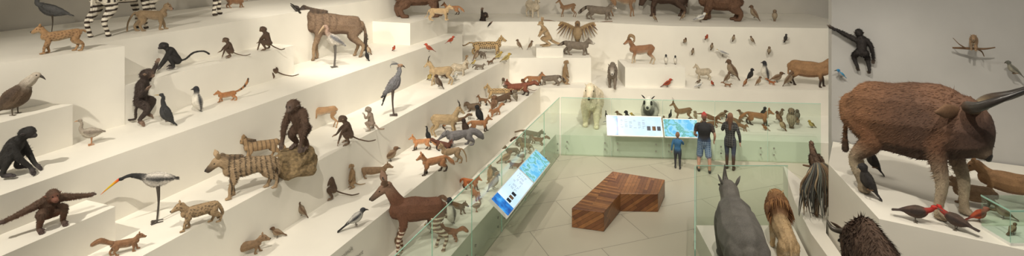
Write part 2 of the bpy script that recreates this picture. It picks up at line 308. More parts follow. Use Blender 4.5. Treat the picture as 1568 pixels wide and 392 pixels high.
def bird(nm,c,c2,leg=.4,l=.6,r=.16,tilt=15,neck=((.1,.1,.07),),hr=.07,bl=.15,bc=(.05,.04,.03),bd=-10,tail=.3,wc=None,lc=(.08,.06,.04),hc=None,lr=.012,tt=None,vox=.011,nc=None,extra=None,bw=.45,pat=None,crest=0,wingtip=None,tw=.5):
    A=An(vox,2,fur=(2200,.035,.009));a=math.radians(tilt);d=np.array([math.cos(a),0,math.sin(a)]);u=np.array([-math.sin(a),0,math.cos(a)]);B=np.array([0,0,leg+r*.85]);wc=wc or c;nc=nc or c;hc=hc or nc
    def q(x,y,z):p=B+d*x+u*z;return (p[0],y,p[2])
    A.t([(*q(-.5*l,0,.1*r),r*.3,r*.3),(*q(-.28*l,0,0),r*.75,r*.7),(*q(.05*l,0,-.03),r,r*.9),(*q(.32*l,0,0),r*.8,r*.72),(*q(.48*l,0,.15*r),r*.4,r*.4)],[c,c2,c2,c2,nc])
    A.m([(*q(.36*l,r*.6,.25*r),r*.35,r*.2),(*q(.05*l,r*.82,.2*r),r*.62,r*.2),(*q(-.35*l,r*.5,.2*r),r*.42,r*.14),(*q(-.5*l-tail*.4,r*.12,.12*r),r*.12,r*.08)],[wc,wc,wc,wingtip or wc])
    e=np.array(q(.44*l,0,.2*r));pts=[(*e,r*.5)]
    for x,z,rn in neck:pts.append((e[0]+x,0,e[2]+z,rn))
    A.t(pts,nc);hx,hz=pts[-1][0],pts[-1][2]
    A.t([(hx-hr*.3,0,hz,hr*.9),(hx+hr*.5,0,hz,hr*.85,hr*.75)],hc)
    b=math.radians(bd);A.t([(hx+hr*.8,0,hz-hr*.05,hr*bw,hr*bw*.8),(hx+hr+bl*.5*math.cos(b),0,hz+bl*.5*math.sin(b),hr*bw*.7,hr*bw*.5),(hx+hr+bl*math.cos(b),0,hz+bl*math.sin(b)-.01,hr*.08)],bc,det=True,n=8,rough=.35)
    A.m([(hx+hr*.5,hr*.75,hz+hr*.2,hr*.14),(hx+hr*.6,hr*.75,hz+hr*.2,hr*.14)],BK,det=True,n=6,sub=1,rough=.15)
    if crest:
        for k in range(5):A.t([(hx-hr*.5,0,hz+hr*.6,.01),(hx-hr-.03*k-crest*.5,.01*(k-2),hz+hr*.8+crest*(.3-.1*k),.008),(hx-hr-crest,.02*(k-2),hz+hr+crest*(.4-.25*k),.004)],nc,det=True,n=5)
    ta=math.radians(tt if tt is not None else tilt);td=np.array([math.cos(ta),0,math.sin(ta)]);e2=np.array(q(-.42*l,0,.1*r));f_=e2-td*tail
    A.t([(*e2,r*.2,r*.35),(*((e2+f_)/2),r*.13,r*tw),(*f_,r*.09,r*tw*1.1)],wingtip or wc)
    if leg>.02:
        for y in (1,-1):
            y0=y*r*.4;A.t([(0,y0,leg+r*.3,lr*2.6),(-.02*leg,y0,leg*.55,lr*1.25),(.02*leg,y0,leg*.03,lr)],lc,det=True,n=7,rough=.5)
            for an in (-28,0,28,180):
                tl=max(.05,min(.11,leg*.3));A.t([(.02*leg,y0,lr*.6,lr*.8),(.02*leg+tl*math.cos(math.radians(an)),y0+tl*math.sin(math.radians(an)),lr*.4,lr*.5)],lc,det=True,n=5,sub=1)
    if extra:extra(A,q,hx,hz)
    return A.fin(nm,None,pat)
# ---- species
tan=(.36,.24,.13);brn=(.14,.075,.038);dk=(.045,.03,.02);org=(.4,.18,.07);crm=(.6,.53,.42);wh=(.72,.68,.6)
cat=dict(H=.6,hip=.62,L=.66,ch=.14,be=.12,w=.75,nk=(.12,.07,.08),hd=(.17,-15,.088,.05),lg=.036,ear=.09,pw=2)
def cq(nm,c,c2,**k): d=dict(cat);d.update(k);return quad(nm,c,c2,**d)
lowb=dict(H=.4,hip=.42,L=.5,ch=.12,be=.115,nk=(.1,.0,.075),hd=(.17,-15,.075,.03),lg=.03,ear=.06,fur=(3500,.05,.01))
def lb(nm,c,c2,**k): d=dict(cat);d.update(lowb);d.update(k);return quad(nm,c,c2,**d)
mk=dict(H=.5,hip=.52,L=.46,ch=.12,be=.1,nk=(.1,.08,.06),hd=(.12,-25,.085,.045),lg=.032,ear=.05,es=1.2)
def mq(nm,c,c2,**k): d=dict(cat);d.update(mk);d.update(k);return quad(nm,c,c2,**d)
goat=dict(H=.9,hip=.92,L=.8,ch=.22,be=.2,w=.75,nk=(.2,.2,.1),hd=(.28,-35,.095,.05),lg=.04,ear=.12,es=1,pw=1.1,tail=[(-.05,-.08,.03)])
def gq(nm,c,c2,**k): d=dict(goat);d.update(k);return quad(nm,c,c2,**d)
longt=[(-.15,.02,.028),(-.35,-.08,.026),(-.55,-.02,.024),(-.68,.12,.02)]
def hornx_wb(A,q,s,H,yy):
    A.m([(*q(.0,.08,.1),.045),(*q(.02,.3,.06),.04),(*q(.0,.36,.22),.028),(*q(-.02,.24,.36),.012)],(.03,.025,.02),det=True,n=8,rough=.35)
    for i in range(9):A.t([(s+.1+.04*i,0,H-.15-.01*i,.03,.02),(s+.12+.04*i,0,H-.4-.005*i,.012,.01)],dk,det=True,n=5,sub=2)
def bant(A,q,s,H,yy):
    A.m([(*q(-.02,.1,.12),.075),(*q(-.06,.3,.16),.07),(*q(-.06,.46,.32),.055),(*q(-.1,.47,.56),.036),(*q(-.14,.38,.76),.01)],[(.16,.12,.07),(.07,.05,.035),(.035,.03,.025),(.025,.02,.018),(.02,.02,.02)],det=True,n=10,rough=.35)
    A.m([(*q(-.02,.14,-.02),.05,.03),(*q(-.06,.34,-.06),.085,.03),(*q(-.08,.5,-.1),.02,.015)],brn,det=True,n=8)
def rhx(A,q,s,H,yy):
    A.t([(*q(.52,0,.04),.09),(*q(.6,0,.25),.055),(*q(.56,0,.52),.012)],(.1,.09,.08),det=True,n=9,rough=.5)
    A.t([(*q(.3,0,.1),.08),(*q(.33,0,.25),.03)],(.1,.09,.08),det=True,n=9,rough=.5)
    for x,rr in ((-s*.8,.5),(-s*.35,.52),(s*.35,.52),(s*.8,.49)):
        A.t([(x-.03,0,H-.5,rr*.97,rr*.84),(x+.03,0,H-.5,rr*.985,rr*.85)],(.13,.125,.115))
def lionx(A,q,s,H,yy):
    m=(.17,.075,.03)
    A.t([(s+.3,0,H+.08,.2,.2),(s+.18,0,H+.0,.27,.25),(s+.02,0,H-.12,.27,.22)],[(.35,.17,.06),m,m])
    r=random.Random(2)
    for i in range(260):
        a=i*2.4;x=s-.1+.45*(i/260);R=.235;A.t([(x,R*.85*math.sin(a),H-.03+R*math.cos(a),.014),(x-.08,R*1.05*math.sin(a),H-.06+R*1.1*math.cos(a),.012),(x-.16,R*1.15*math.sin(a),H-.14+R*1.02*math.cos(a),.003)],m if r.random()<.6 else (.32,.16,.06),det=True,n=4,sub=1)
def branchx(L=.5,z=.0,col=(.14,.08,.04)):
    def f(A,*a):
        A.t([(-L*.3,-L,z-.05,.03),(0,-.1,z,.04),(.02,L*.5,z+.03,.03),(0,L,z+.1,.018)],col,det=True,n=7)
        A.t([(0,.1,z,.03),(-.2,.2,z-.1,.02),(-.3,.25,z-.25,.012)],col,det=True,n=6)
        A.t([(0,-.2,z,.025),(.1,-.35,z+.12,.015),(.12,-.5,z+.3,.008)],col,det=True,n=6)
    return f
def eaglex(A,q,hx,hz):
    for y in (1,-1):
        A.t([(*q(.15,y*.1,.08),.07,.05),(*q(.1,y*.45,.4),.06,.05),(*q(.05,y*.75,.55),.03,.03)],(.3,.2,.1))
        for i in range(11):
            u=i/10;b=np.array(q(.13-.08*u,y*(.14+.6*u),.1+.45*u));e=b+np.array([-.1,y*(.05+.4*u),-.42+.45*u*u])
            A.t([(*b,.03,.03),(*((b+e)/2),.05,.012),(*e,.03,.006)],(.38,.25,.12) if i%2 else (.16,.09,.05),det=True,n=6,sub=2)
def peax(A,q,hx,hz):
    r=random.Random(8)
    for i in range(120):
        a=r.uniform(-1,1);L=r.uniform(.5,1.15);b=r.uniform(-.1,.1)
        A.t([(-.12,a*.12,1.32,.014),(-.28+b,a*.34,1.14,.02,.016),(-.34+b,a*.55,1.2-L*.55,.024,.018),(-.27+b,a*.5+b,1.2-L,.008,.006)],((.22,.14,.08),(.09,.07,.05),(.34,.26,.16),(.05,.05,.045),(.14,.15,.13))[i%5],det=True,n=5,sub=3)
    A.t([(0,0,0,.05),(.03,0,.5,.045),(-.02,0,1.16,.04)],(.14,.08,.04),det=True,n=8)
    A.t([(-.1,-.3,1.14,.02),(0,0,1.16,.035),(.05,.3,1.2,.02)],(.14,.08,.04),det=True,n=8)
def perchx(z=0):
    def f(A,q,hx,hz):
        A.t([(-.02,-.25,z+.02,.022),(0,0,z+.02,.028),(.02,.2,z+.04,.022),(-.1,.32,z+.1,.012)],(.14,.08,.04),det=True,n=6)
    return f
TB={
'grey_crane':lambda k:bird(k,(.16,.16,.16),(.13,.13,.13),leg=.55,l=.7,r=.17,tilt=25,neck=((.1,.08,.06),(.05,.3,.035),(.15,.42,.04)),hr=.05,bl=.22,bc=(.2,.16,.08),bd=-30,tail=.25),
'lynx':lambda k:cq(k,(.34,.2,.095),(.5,.4,.26),tail=[(-.08,-.02,.03),(-.12,-.06,.025)],pat=spots(40,(.12,.06,.03),.45,.6)),
'zebra':lambda k:quad(k,(.74,.68,.57),None,H=1.25,hip=1.22,L=1.15,ch=.3,be=.28,nk=(.3,.4,.13),hd=(.45,-50,.13,.08),lg=.055,tail=[(-.08,-.15,.03),(-.12,-.5,.025),(-.12,-.75,.04)],ear=.18,mz=BK,mane=.1,manec=dk,vox=.018,pw=.9,fur=None,pat=lambda P,C_,n:stripes(48,(.03,.018,.012),.0,1.2,lambda P:P[:,2]>.72)(P,stripes(60,(.03,.018,.012),.0,.5,lambda P:P[:,2]<=.72,ax=2)(P,C_,n),n)),
'macaque':lambda k:mq(k,(.26,.18,.1),(.45,.36,.26),tail=[(-.1,-.05,.025),(-.2,-.25,.02),(-.22,-.45,.018)],mz=(.35,.2,.14)),
'squirrel':lambda k:lb(k,(.25,.13,.065),crm,tail=[(-.1,.05,.06),(-.28,.15,.08),(-.45,.1,.06)]),
'colobus_monkey':lambda k:prim(k,(.02,.018,.016),(.06,.05,.05),(0,0,.2),(.2,0,.52),(.36,0,.68),[((.3,.16,.3),(.42,.12,.1),(.48,.12,.03)),((.32,-.16,.3),(.45,-.1,.12),(.5,-.12,.04))],[((.22,.2,.36),(.1,.2,.06),(.22,.2,.03)),((.22,-.2,.36),(.1,-.2,.06),(.22,-.2,.03))],tail=[(-.2,0,.22,.03),(-.42,0,.4,.028),(-.7,0,.42,.026),(-.85,0,.32,.03)]),
'guenon_monkey':lambda k:prim(k,(.09,.055,.035),(.22,.15,.1),(0,0,.25),(.12,0,.58),(.24,0,.78),[((.26,.15,.42),(.34,.12,.2),(.38,.12,.08)),((.3,-.16,.45),(.42,-.1,.3),(.5,-.1,.26))],[((.2,.18,.36),(.05,.16,.08),(.17,.16,.03)),((.2,-.18,.36),(.08,-.16,.08),(.2,-.16,.03))],tail=[(-.15,0,.15,.024),(-.3,0,.08,.022),(-.55,.1,.04,.02),(-.75,.2,.1,.018)],th=.85,belly=(.25,.18,.1)),
'gnu':lambda k:quad(k,(.17,.11,.068),(.1,.06,.04),H=1.3,hip=1.16,L=1.1,ch=.32,be=.27,w=.68,nk=(.36,.04,.15),hd=(.5,-55,.13,.1),lg=.05,tail=[(-.08,-.15,.03),(-.14,-.5,.05),(-.1,-.85,.06)],tc=dk,headc=(.04,.03,.025),mz=BK,legc=(.25,.17,.1),mane=.12,manec=dk,ear=.16,es=1.3,extra=hornx_wb,pw=.9,vox=.018,pat=stripes(34,(.08,.05,.03),.5,1.,lambda P:(P[:,0]>-.1)&(P[:,2]>.85),am=.5)),
'marabou_stork':lambda k:bird(k,(.13,.13,.14),(.5,.46,.4),leg=.75,l=.55,r=.17,tilt=35,neck=((.08,.1,.06),(.06,.22,.05),(.12,.3,.05)),hr=.055,bl=.3,bc=(.35,.25,.15),bd=-55,tail=.15,nc=(.3,.2,.15),lc=(.1,.09,.08),bw=.8,lr=.018),
'climbing_monkey':lambda k:prim(k,(.04,.026,.02),(.2,.13,.09),(0,0,.45),(.05,0,.8),(.12,0,1.02),[((.15,.32,.95),(.2,.48,1.12),(.22,.52,1.2)),((.1,-.24,.62),(.2,-.36,.75),(.24,-.38,.8))],[((.2,.2,.38),(.1,.22,.12),(.15,.25,.04)),((.18,-.22,.3),(.05,-.24,.1),(.1,-.26,.03))],tail=[(-.08,0,.25,.028),(-.1,.05,.06,.025),(-.25,.1,.03,.02)]),
'cormorant':lambda k:bird(k,(.03,.03,.03),(.04,.04,.04),leg=.1,l=.6,r=.15,tilt=65,neck=((.03,.15,.06),(.02,.28,.045),(.07,.36,.045)),hr=.05,bl=.14,bd=5,tail=.22,tt=50,bc=(.3,.22,.1)),
'penguin':lambda k:bird(k,(.035,.035,.04),(.66,.62,.54),leg=.06,l=.62,r=.16,tilt=78,neck=((.0,.1,.085),(.02,.17,.08)),hr=.075,bl=.09,bd=-5,tail=.12,tt=60,wc=(.035,.035,.04),nc=(.03,.03,.035)),
'ringtail_cat':lambda k:lb(k,org,crm,tail=[(-.1,.02,.035),(-.28,.12,.038),(-.45,.32,.038),(-.5,.5,.03)],pat=stripes(45,dk,.3,.2,lambda P:P[:,0]<-.4)),
'goose':lambda k:bird(k,(.34,.29,.23),(.44,.39,.32),leg=.28,l=.55,r=.17,tilt=8,neck=((.06,.12,.06),(.03,.28,.04),(.08,.4,.042)),hr=.055,bl=.1,bc=(.4,.2,.08),tail=.15,wc=(.22,.18,.14),lc=(.4,.2,.1),lr=.018),
'red_bird':lambda k:bird(k,(.4,.06,.03),(.42,.08,.03),leg=.15,l=.5,r=.14,tilt=35,neck=((.05,.08,.09),),hr=.09,bl=.08,tail=.35,wc=(.15,.03,.02)),
'blue_bird':lambda k:bird(k,(.03,.2,.4),(.3,.3,.3),leg=.1,l=.5,r=.15,tilt=40,neck=((.05,.1,.09),),hr=.1,bl=.2,tail=.25,wc=(.02,.25,.45)),
'yellow_bird':lambda k:bird(k,(.45,.3,.06),(.5,.4,.16),leg=.12,l=.5,r=.14,tilt=35,neck=((.05,.08,.09),),hr=.09,bl=.08,tail=.3,wc=(.2,.14,.04)),
'small_brown_bird':lambda k:bird(k,brn,(.3,.22,.14),leg=.15,l=.5,r=.15,tilt=30,neck=((.05,.1,.08),),hr=.09,bl=.1,tail=.3),
'hawk':lambda k:bird(k,(.14,.08,.045),(.36,.28,.19),leg=.14,l=.6,r=.16,tilt=58,neck=((.04,.1,.1),),hr=.09,bl=.08,bd=-50,tail=.28,pat=spots(60,(.08,.05,.03),.35,.7)),
'gull':lambda k:bird(k,(.4,.4,.4),(.7,.68,.62),leg=.18,l=.55,r=.15,tilt=20,neck=((.06,.1,.08),),hr=.085,bl=.1,bc=(.5,.35,.08),tail=.25,wc=(.3,.3,.31),nc=(.7,.68,.63)),
'magpie':lambda k:bird(k,(.03,.03,.035),(.5,.48,.44),leg=.15,l=.55,r=.14,tilt=35,neck=((.05,.08,.08),),hr=.08,bl=.12,tail=.5,wingtip=BK),
'brown_bear':lambda k:quad(k,(.12,.06,.032),None,H=1.0,hip=.95,L=.95,ch=.32,be=.31,w=.85,nk=(.26,.02,.19),hd=(.36,-25,.17,.09),lg=.085,ear=.1,es=.8,hump=.05,tail=[(-.03,-.03,.05)],mz=(.2,.12,.07),fur=(6000,.05,.01)),
'polar_bear':lambda k:quad(k,(.72,.63,.46),None,H=1.1,hip=1.05,L=.95,ch=.34,be=.33,w=.85,nk=(.32,.14,.19),hd=(.38,-25,.16,.09),lg=.095,ear=.08,es=.8,tail=[(-.03,-.03,.05)],mz=(.68,.58,.42)),
'giant_panda':lambda k:quad(k,(.72,.68,.6),None,H=.9,hip=.85,L=.65,ch=.32,be=.32,w=.95,nk=(.24,.06,.2),hd=(.3,-25,.21,.11),lg=.095,ear=.14,es=.9,earc=BK,legc=BK,mz=(.72,.68,.6),trunkc=[(.72,.68,.6),(.72,.68,.6),(.72,.68,.6),(.02,.02,.02),(.02,.02,.02)],headc=(.75,.72,.64),extra=lambda A,q,s,H,yy:A.m([(*q(.14,.12,.09),.06,.05),(*q(.19,.125,.04),.065,.05)],BK,det=True,n=8)),
'american_bison':lambda k:quad(k,(.075,.043,.027),None,H=1.55,hip=1.3,L=1.25,ch=.48,be=.4,w=.66,nk=(.36,-.5,.24),hd=(.5,-60,.22,.13),lg=.075,hump=.1,ear=.12,es=1.3,horn=[(0,.15,.1,.05),(-.03,.3,.12,.04),(.0,.32,.28,.015)],tail=[(-.05,-.2,.03),(-.08,-.6,.04)],pw=.9,vox=.022,fur=(9000,.05,.008)),
'lioness':lambda k:quad(k,(.43,.3,.16),crm,H=.85,hip=.85,L=1.0,ch=.22,be=.19,w=.7,nk=(.2,.06,.13),hd=(.28,-20,.13,.08),lg=.055,ear=.1,tail=[(-.1,-.1,.03),(-.2,-.4,.025),(-.35,-.55,.03)],pw=2),
'lion':lambda k:quad(k,(.47,.33,.18),crm,H=.9,hip=.88,L=1.1,ch=.25,be=.21,w=.75,nk=(.24,.1,.14),hd=(.32,-15,.15,.09),lg=.06,ear=.1,tail=[(-.1,-.1,.03),(-.2,-.4,.025),(-.3,-.6,.04)],pw=2,extra=lionx),
'fox':lambda k:cq(k,(.32,.15,.065),crm,H=.5,hip=.5,L=.55,ch=.12,be=.11,hd=(.18,-15,.075,.03),ear=.1,tail=[(-.1,-.05,.05),(-.25,-.2,.07),(-.33,-.3,.03)],legc=dk),
'wallaroo':lambda k:prim(k,(.38,.26,.14),(.34,.24,.13),(0,0,.35),(.22,0,.72),(.36,0,.98),[((.34,.1,.62),(.4,.08,.52),(.43,.08,.48)),((.34,-.1,.62),(.4,-.08,.52),(.43,-.08,.48))],[((.28,.14,.3),(-.02,.14,.08),(.3,.14,.03)),((.28,-.14,.3),(-.02,-.14,.08),(.3,-.14,.03))],tail=[(-.2,0,.18,.07),(-.5,0,.06,.05),(-.85,0,.04,.03)],belly=crm,hr=.1,mus=.08,extra=lambda A:A.m([(.32,.06,1.05,.02),(.3,.09,1.2,.035,.02),(.29,.1,1.26,.01)],tan,det=True,n=7)),
'griffon_vulture':lambda k:bird(k,(.07,.045,.03),(.12,.08,.05),leg=.2,l=.7,r=.22,tilt=45,neck=((.12,.1,.11),(.22,.2,.07)),hr=.08,bl=.14,bd=-40,tail=.25,nc=(.5,.44,.36),hc=(.45,.38,.3)),
'chimpanzee':lambda k:prim(k,(.075,.042,.025),(.1,.07,.055),(-.05,0,.5),(.12,0,.92),(.26,0,1.12),[((.2,.3,.62),(.32,.3,.3),(.36,.3,.14)),((.2,-.3,.62),(.3,-.28,.3),(.34,-.28,.14))],[((.12,.18,.36),(-.02,.18,.1),(.12,.2,.04)),((.1,-.18,.36),(-.08,-.18,.1),(.06,-.2,.04))],th=1.35,hr=.17,vox=.014,fur=(8000,.05,.006)),
'gazelle':lambda k:gq(k,(.4,.24,.12),wh,H=.85,hip=.87,L=.75,ch=.17,be=.14,nk=(.2,.3,.065),hd=(.24,-25,.075,.035),lg=.026,ear=.16,horn=[(0,.04,.06,.02),(-.1,.09,.2,.017),(-.12,.13,.34,.013),(-.02,.15,.46,.005)]),
'ring_tailed_lemur':lambda k:prim(k,(.26,.2,.15),(.46,.42,.38),(0,0,.25),(.1,0,.58),(.18,0,.8),[((.22,.14,.5),(.3,.1,.62),(.34,.1,.66)),((.22,-.14,.42),(.26,-.12,.25),(.28,-.12,.18))],[((.2,.16,.32),(.02,.14,.08),(.14,.14,.03)),((.2,-.16,.32),(.02,-.14,.08),(.14,-.14,.03))],tail=[(-.15,0,.2,.035),(-.3,0,.08,.035),(-.5,.0,.1,.035)],th=.8,belly=crm),
'secretary_bird':lambda k:bird(k,(.2,.2,.21),(.22,.21,.22),leg=.8,l=.6,r=.16,tilt=52,neck=((.06,.15,.06),(.05,.26,.05),(.08,.32,.05)),hr=.06,bl=.1,bd=-40,tail=.45,tt=70,crest=.22,wingtip=BK,hc=(.35,.2,.1),lc=(.08,.06,.05),lr=.022,tw=.3),
'striped_hyena':lambda k:quad(k,(.34,.24,.14),None,H=.85,hip=.74,L=.8,ch=.22,be=.18,w=.65,nk=(.24,.02,.12),hd=(.27,-28,.11,.065),lg=.045,ear=.16,mane=.09,manec=(.12,.08,.05),tail=[(-.06,-.15,.06),(-.08,-.35,.06)],mz=dk,vox=.012,fur=(7000,.05,.006),pat=stripes(58,(.05,.035,.022),.5,1.6,lambda P:(P[:,2]>.1)&(P[:,0]<.55),am=.9)),
'aardwolf':lambda k:cq(k,(.32,.21,.11),None,H=.5,hip=.46,L=.62,ch=.13,mane=.07,manec=dk,ear=.14,tail=[(-.1,-.1,.06),(-.2,-.25,.05)],pat=stripes(60,(.09,.06,.035),.55,1.,am=.7)),
'saddle_billed_stork':lambda k:bird(k,(.03,.03,.03),(.62,.58,.52),leg=.8,l=.55,r=.14,tilt=12,neck=((.12,.06,.055),(.28,.1,.035),(.42,.06,.03)),hr=.04,bl=.38,bc=[(.6,.03,.01),(.55,.4,.02),(.6,.03,.01)],bd=-38,tail=.15,nc=(.02,.02,.02),lc=(.06,.05,.04),wc=(.04,.04,.04),wingtip=BK,bw=.75,lr=.018),
'civet':lambda k:lb(k,(.32,.22,.12),(.26,.18,.1),H=.46,hip=.44,L=.5,nk=(.1,.04,.075),tail=[(-.06,-.12,.035),(-.1,-.26,.03),(-.02,-.32,.025)],pat=spots(48,dk,.45,.6)),
'baboon':lambda k:prim(k,(.09,.05,.03),(.2,.08,.05),(0,0,.3),(.1,0,.62),(.28,0,.78),[((.1,.42,.55),(.05,.75,.45),(.05,.85,.44)),((.1,-.42,.55),(.05,-.75,.45),(.05,-.85,.44))],[((.3,.2,.42),(.18,.22,.1),(.3,.22,.05)),((.3,-.2,.42),(.18,-.22,.1),(.3,-.22,.05))],th=1.3,hr=.15,mus=.12,vox=.014,handc=(.08,.05,.04),belly=(.16,.06,.03),fur=(8000,.05,.007)),
'meerkat':lambda k:prim(k,(.32,.21,.11),(.28,.18,.1),(0,0,.22),(.04,0,.62),(.08,0,.88),[((.1,.1,.48),(.14,.07,.36),(.15,.06,.32)),((.1,-.1,.48),(.14,-.07,.36),(.15,-.06,.32))],[((.12,.1,.16),(0,.1,.05),(.14,.1,.025)),((.12,-.1,.16),(0,-.1,.05),(.14,-.1,.025))],tail=[(-.15,0,.1,.025),(-.3,0,.04,.02),(-.5,0,.03,.015)],th=.75,hr=.085,belly=crm),
'mongoose':lambda k:lb(k,(.25,.16,.09),tan,H=.32,hip=.34,L=.6,ch=.1,lg=.024,tail=[(-.15,-.03,.035),(-.35,-.1,.03),(-.5,-.12,.015)]),
'mountain_goat':lambda k:gq(k,(.4,.29,.16),crm,horn=[(0,.04,.08,.028),(-.12,.08,.22,.022),(-.24,.12,.26,.008)]),
'okapi':lambda k:quad(k,(.14,.06,.032),None,H=1.35,hip=1.25,L=.9,ch=.29,be=.26,w=.7,nk=(.3,.3,.12),hd=(.42,-32,.11,.06),lg=.048,ear=.24,es=1.0,horn=[(.02,.05,.1,.025),(-.02,.06,.22,.015)],mz=(.1,.07,.05),headc=(.22,.13,.085),tail=[(-.05,-.15,.025),(-.08,-.4,.03)],pw=.9,vox=.013,fur=(4000,.018,.005),pat=lambda P,C_,n:stripes(62,(.68,.58,.45),.0,.8,lambda P:((P[:,2]<.85)&((P[:,0]<-.25)|(P[:,2]<.62))),ax=2)(P,C_,n)),
'anteater':lambda k:lb(k,(.16,.15,.15),(.1,.09,.09),H=.5,hip=.48,L=.6,ch=.15,nk=(.12,-.05,.09),hd=(.32,-30,.08,.025),lg=.04,ear=.05,tail=[(-.12,-.04,.1),(-.28,-.16,.1),(-.36,-.26,.05)]),
'leopard':lambda k:cq(k,(.44,.3,.14),wh,H=.5,hip=.48,L=.8,ch=.15,be=.14,tail=longt,pat=spots(42,(.04,.025,.015),.3,.95),vox=.011,lg=.042),
'red_panda':lambda k:lb(k,(.2,.065,.035),dk,legc=dk,tail=[(-.1,.0,.06),(-.25,.05,.07),(-.35,.0,.06)],ear=.09,mz=wh),
'raccoon':lambda k:lb(k,(.18,.145,.11),(.27,.22,.16),tail=[(-.08,-.02,.05),(-.2,-.1,.05),(-.28,-.18,.04)],ear=.08,mz=wh,pat=stripes(45,dk,.2,.2,lambda P:P[:,0]<-.36)),
'spread_eagle':lambda k:bird(k,(.2,.12,.06),(.35,.25,.14),leg=.15,l=.6,r=.15,tilt=60,neck=((.05,.12,.09),),hr=.08,bl=.08,bd=-45,tail=.3,extra=eaglex),
'mouflon_ram':lambda k:gq(k,(.28,.14,.07),wh,H=.85,L=.8,hd=(.28,-30,.1,.055),horn=[(0,.06,.1,.06),(-.14,.16,.2,.055),(-.26,.22,.06,.045),(-.2,.26,-.1,.03),(-.04,.27,-.14,.012)],hc=(.25,.16,.08),legc=(.5,.4,.28)),
'deer':lambda k:gq(k,(.26,.15,.08),crm,H=.8,L=.75,ch=.17,be=.15,nk=(.2,.25,.07),hd=(.25,-25,.08,.04),lg=.028,ear=.14,horn=[(0,.04,.07,.016),(-.1,.12,.2,.013),(-.05,.18,.36,.006)]),
'sheep':lambda k:gq(k,(.55,.47,.35),None,ch=.27,be=.26,w=.9,H=.85,L=.7,fur=(6000,.04,.012)),
'boar':lambda k:gq(k,(.32,.18,.085),(.25,.14,.08),H=.85,hip=.85,L=.85,ch=.27,be=.27,nk=(.26,.02,.14),hd=(.32,-35,.13,.07),ear=.14,legc=dk,tail=[(-.05,-.2,.03),(-.06,-.4,.03)]),
'owl':lambda k:bird(k,(.22,.155,.1),(.36,.29,.2),leg=.08,l=.55,r=.17,tilt=75,neck=((.01,.08,.13),),hr=.13,bl=.04,bd=-70,tail=.15,pat=spots(50,dk,.35,.6)),
'argus_pheasant':lambda k:bird(k,(.18,.11,.07),(.14,.09,.06),leg=1.15,l=.5,r=.15,tilt=40,neck=((.08,.14,.06),(.1,.24,.05)),hr=.05,bl=.07,tail=.2,extra=peax,vox=.012),
'black_cockatoo':lambda k:bird(k,(.025,.022,.022),(.04,.035,.03),leg=.08,l=.6,r=.16,tilt=62,neck=((.04,.12,.11),),hr=.1,bl=.07,bd=-60,tail=.3,tt=55,extra=perchx(.0),bc=(.2,.2,.18)),
'banteng_bull':lambda k:quad(k,(.17,.08,.04),(.06,.035,.024),H=1.6,hip=1.47,L=.98,ch=.49,be=.46,w=.7,nk=(.16,-.26,.21),hd=(.46,-66,.17,.11),lg=.066,hump=.04,ear=0,tail=[(-.06,-.2,.035),(-.1,-.6,.03),(-.1,-.85,.05)],tc=dk,headc=(.1,.052,.032),mz=(.26,.19,.13),legc=(.36,.29,.2),pw=.9,extra=bant,vox=.017,st=(.06,-.05,-.08,.1),hn=1.62,fur=(12000,.03,.004),trunkc=[(.24,.12,.055),(.23,.11,.05),(.14,.066,.034),(.07,.038,.025),(.05,.028,.022)]),
'capybara':lambda k:lb(k,(.24,.15,.085),(.27,.17,.1),H=.5,hip=.52,L=.55,ch=.2,be=.2,w=.85,nk=(.18,.0,.13),hd=(.24,-20,.12,.085),lg=.04,ear=.05),
'ground_hornbill':lambda k:bird(k,(.05,.035,.03),(.09,.055,.04),leg=.18,l=.65,r=.18,tilt=12,neck=((.12,.06,.07),(.2,.16,.055)),hr=.07,bl=.18,bc=(.12,.09,.07),bd=-20,tail=.35,hc=(.5,.03,.02),nc=(.4,.03,.02)),
'rhinoceros':lambda k:quad(k,(.15,.14,.125),None,H=1.5,hip=1.5,L=1.7,ch=.5,be=.52,w=.85,nk=(.5,-.2,.28),hd=(.65,-12,.25,.16),lg=.115,ear=.24,es=.4,tail=[(-.04,-.2,.03),(-.06,-.6,.03)],pw=.9,extra=rhx,vox=.024,hn=1.5,fur=None),
'gibbon':lambda k:prim(k,(.025,.02,.018),(.12,.09,.07),(0,0,.45),(.05,0,.8),(.12,.06,1.0),[((.1,.42,.95),(.12,.72,1.1),(.12,.82,1.16)),((.1,-.25,.6),(.12,-.3,.3),(.14,-.3,.2))],[((.15,.18,.3),(.08,.1,.02),(.14,.08,-.06)),((.15,-.16,.25),(.08,-.2,-.05),(.14,-.2,-.12))],th=.95),
'branch_marten':lambda k:lb(k,(.25,.16,.09),crm,tail=[(-.1,-.02,.04),(-.2,-.12,.04),(-.25,-.2,.03)],extra=lambda A,q,s,H,yy:branchx(.5,.01)(A)),
'branch_parrot':lambda k:bird(k,(.12,.12,.1),(.3,.28,.22),leg=.1,l=.55,r=.15,tilt=45,neck=((.04,.1,.09),),hr=.09,bl=.07,bd=-50,tail=.35,extra=perchx(.0)),
}
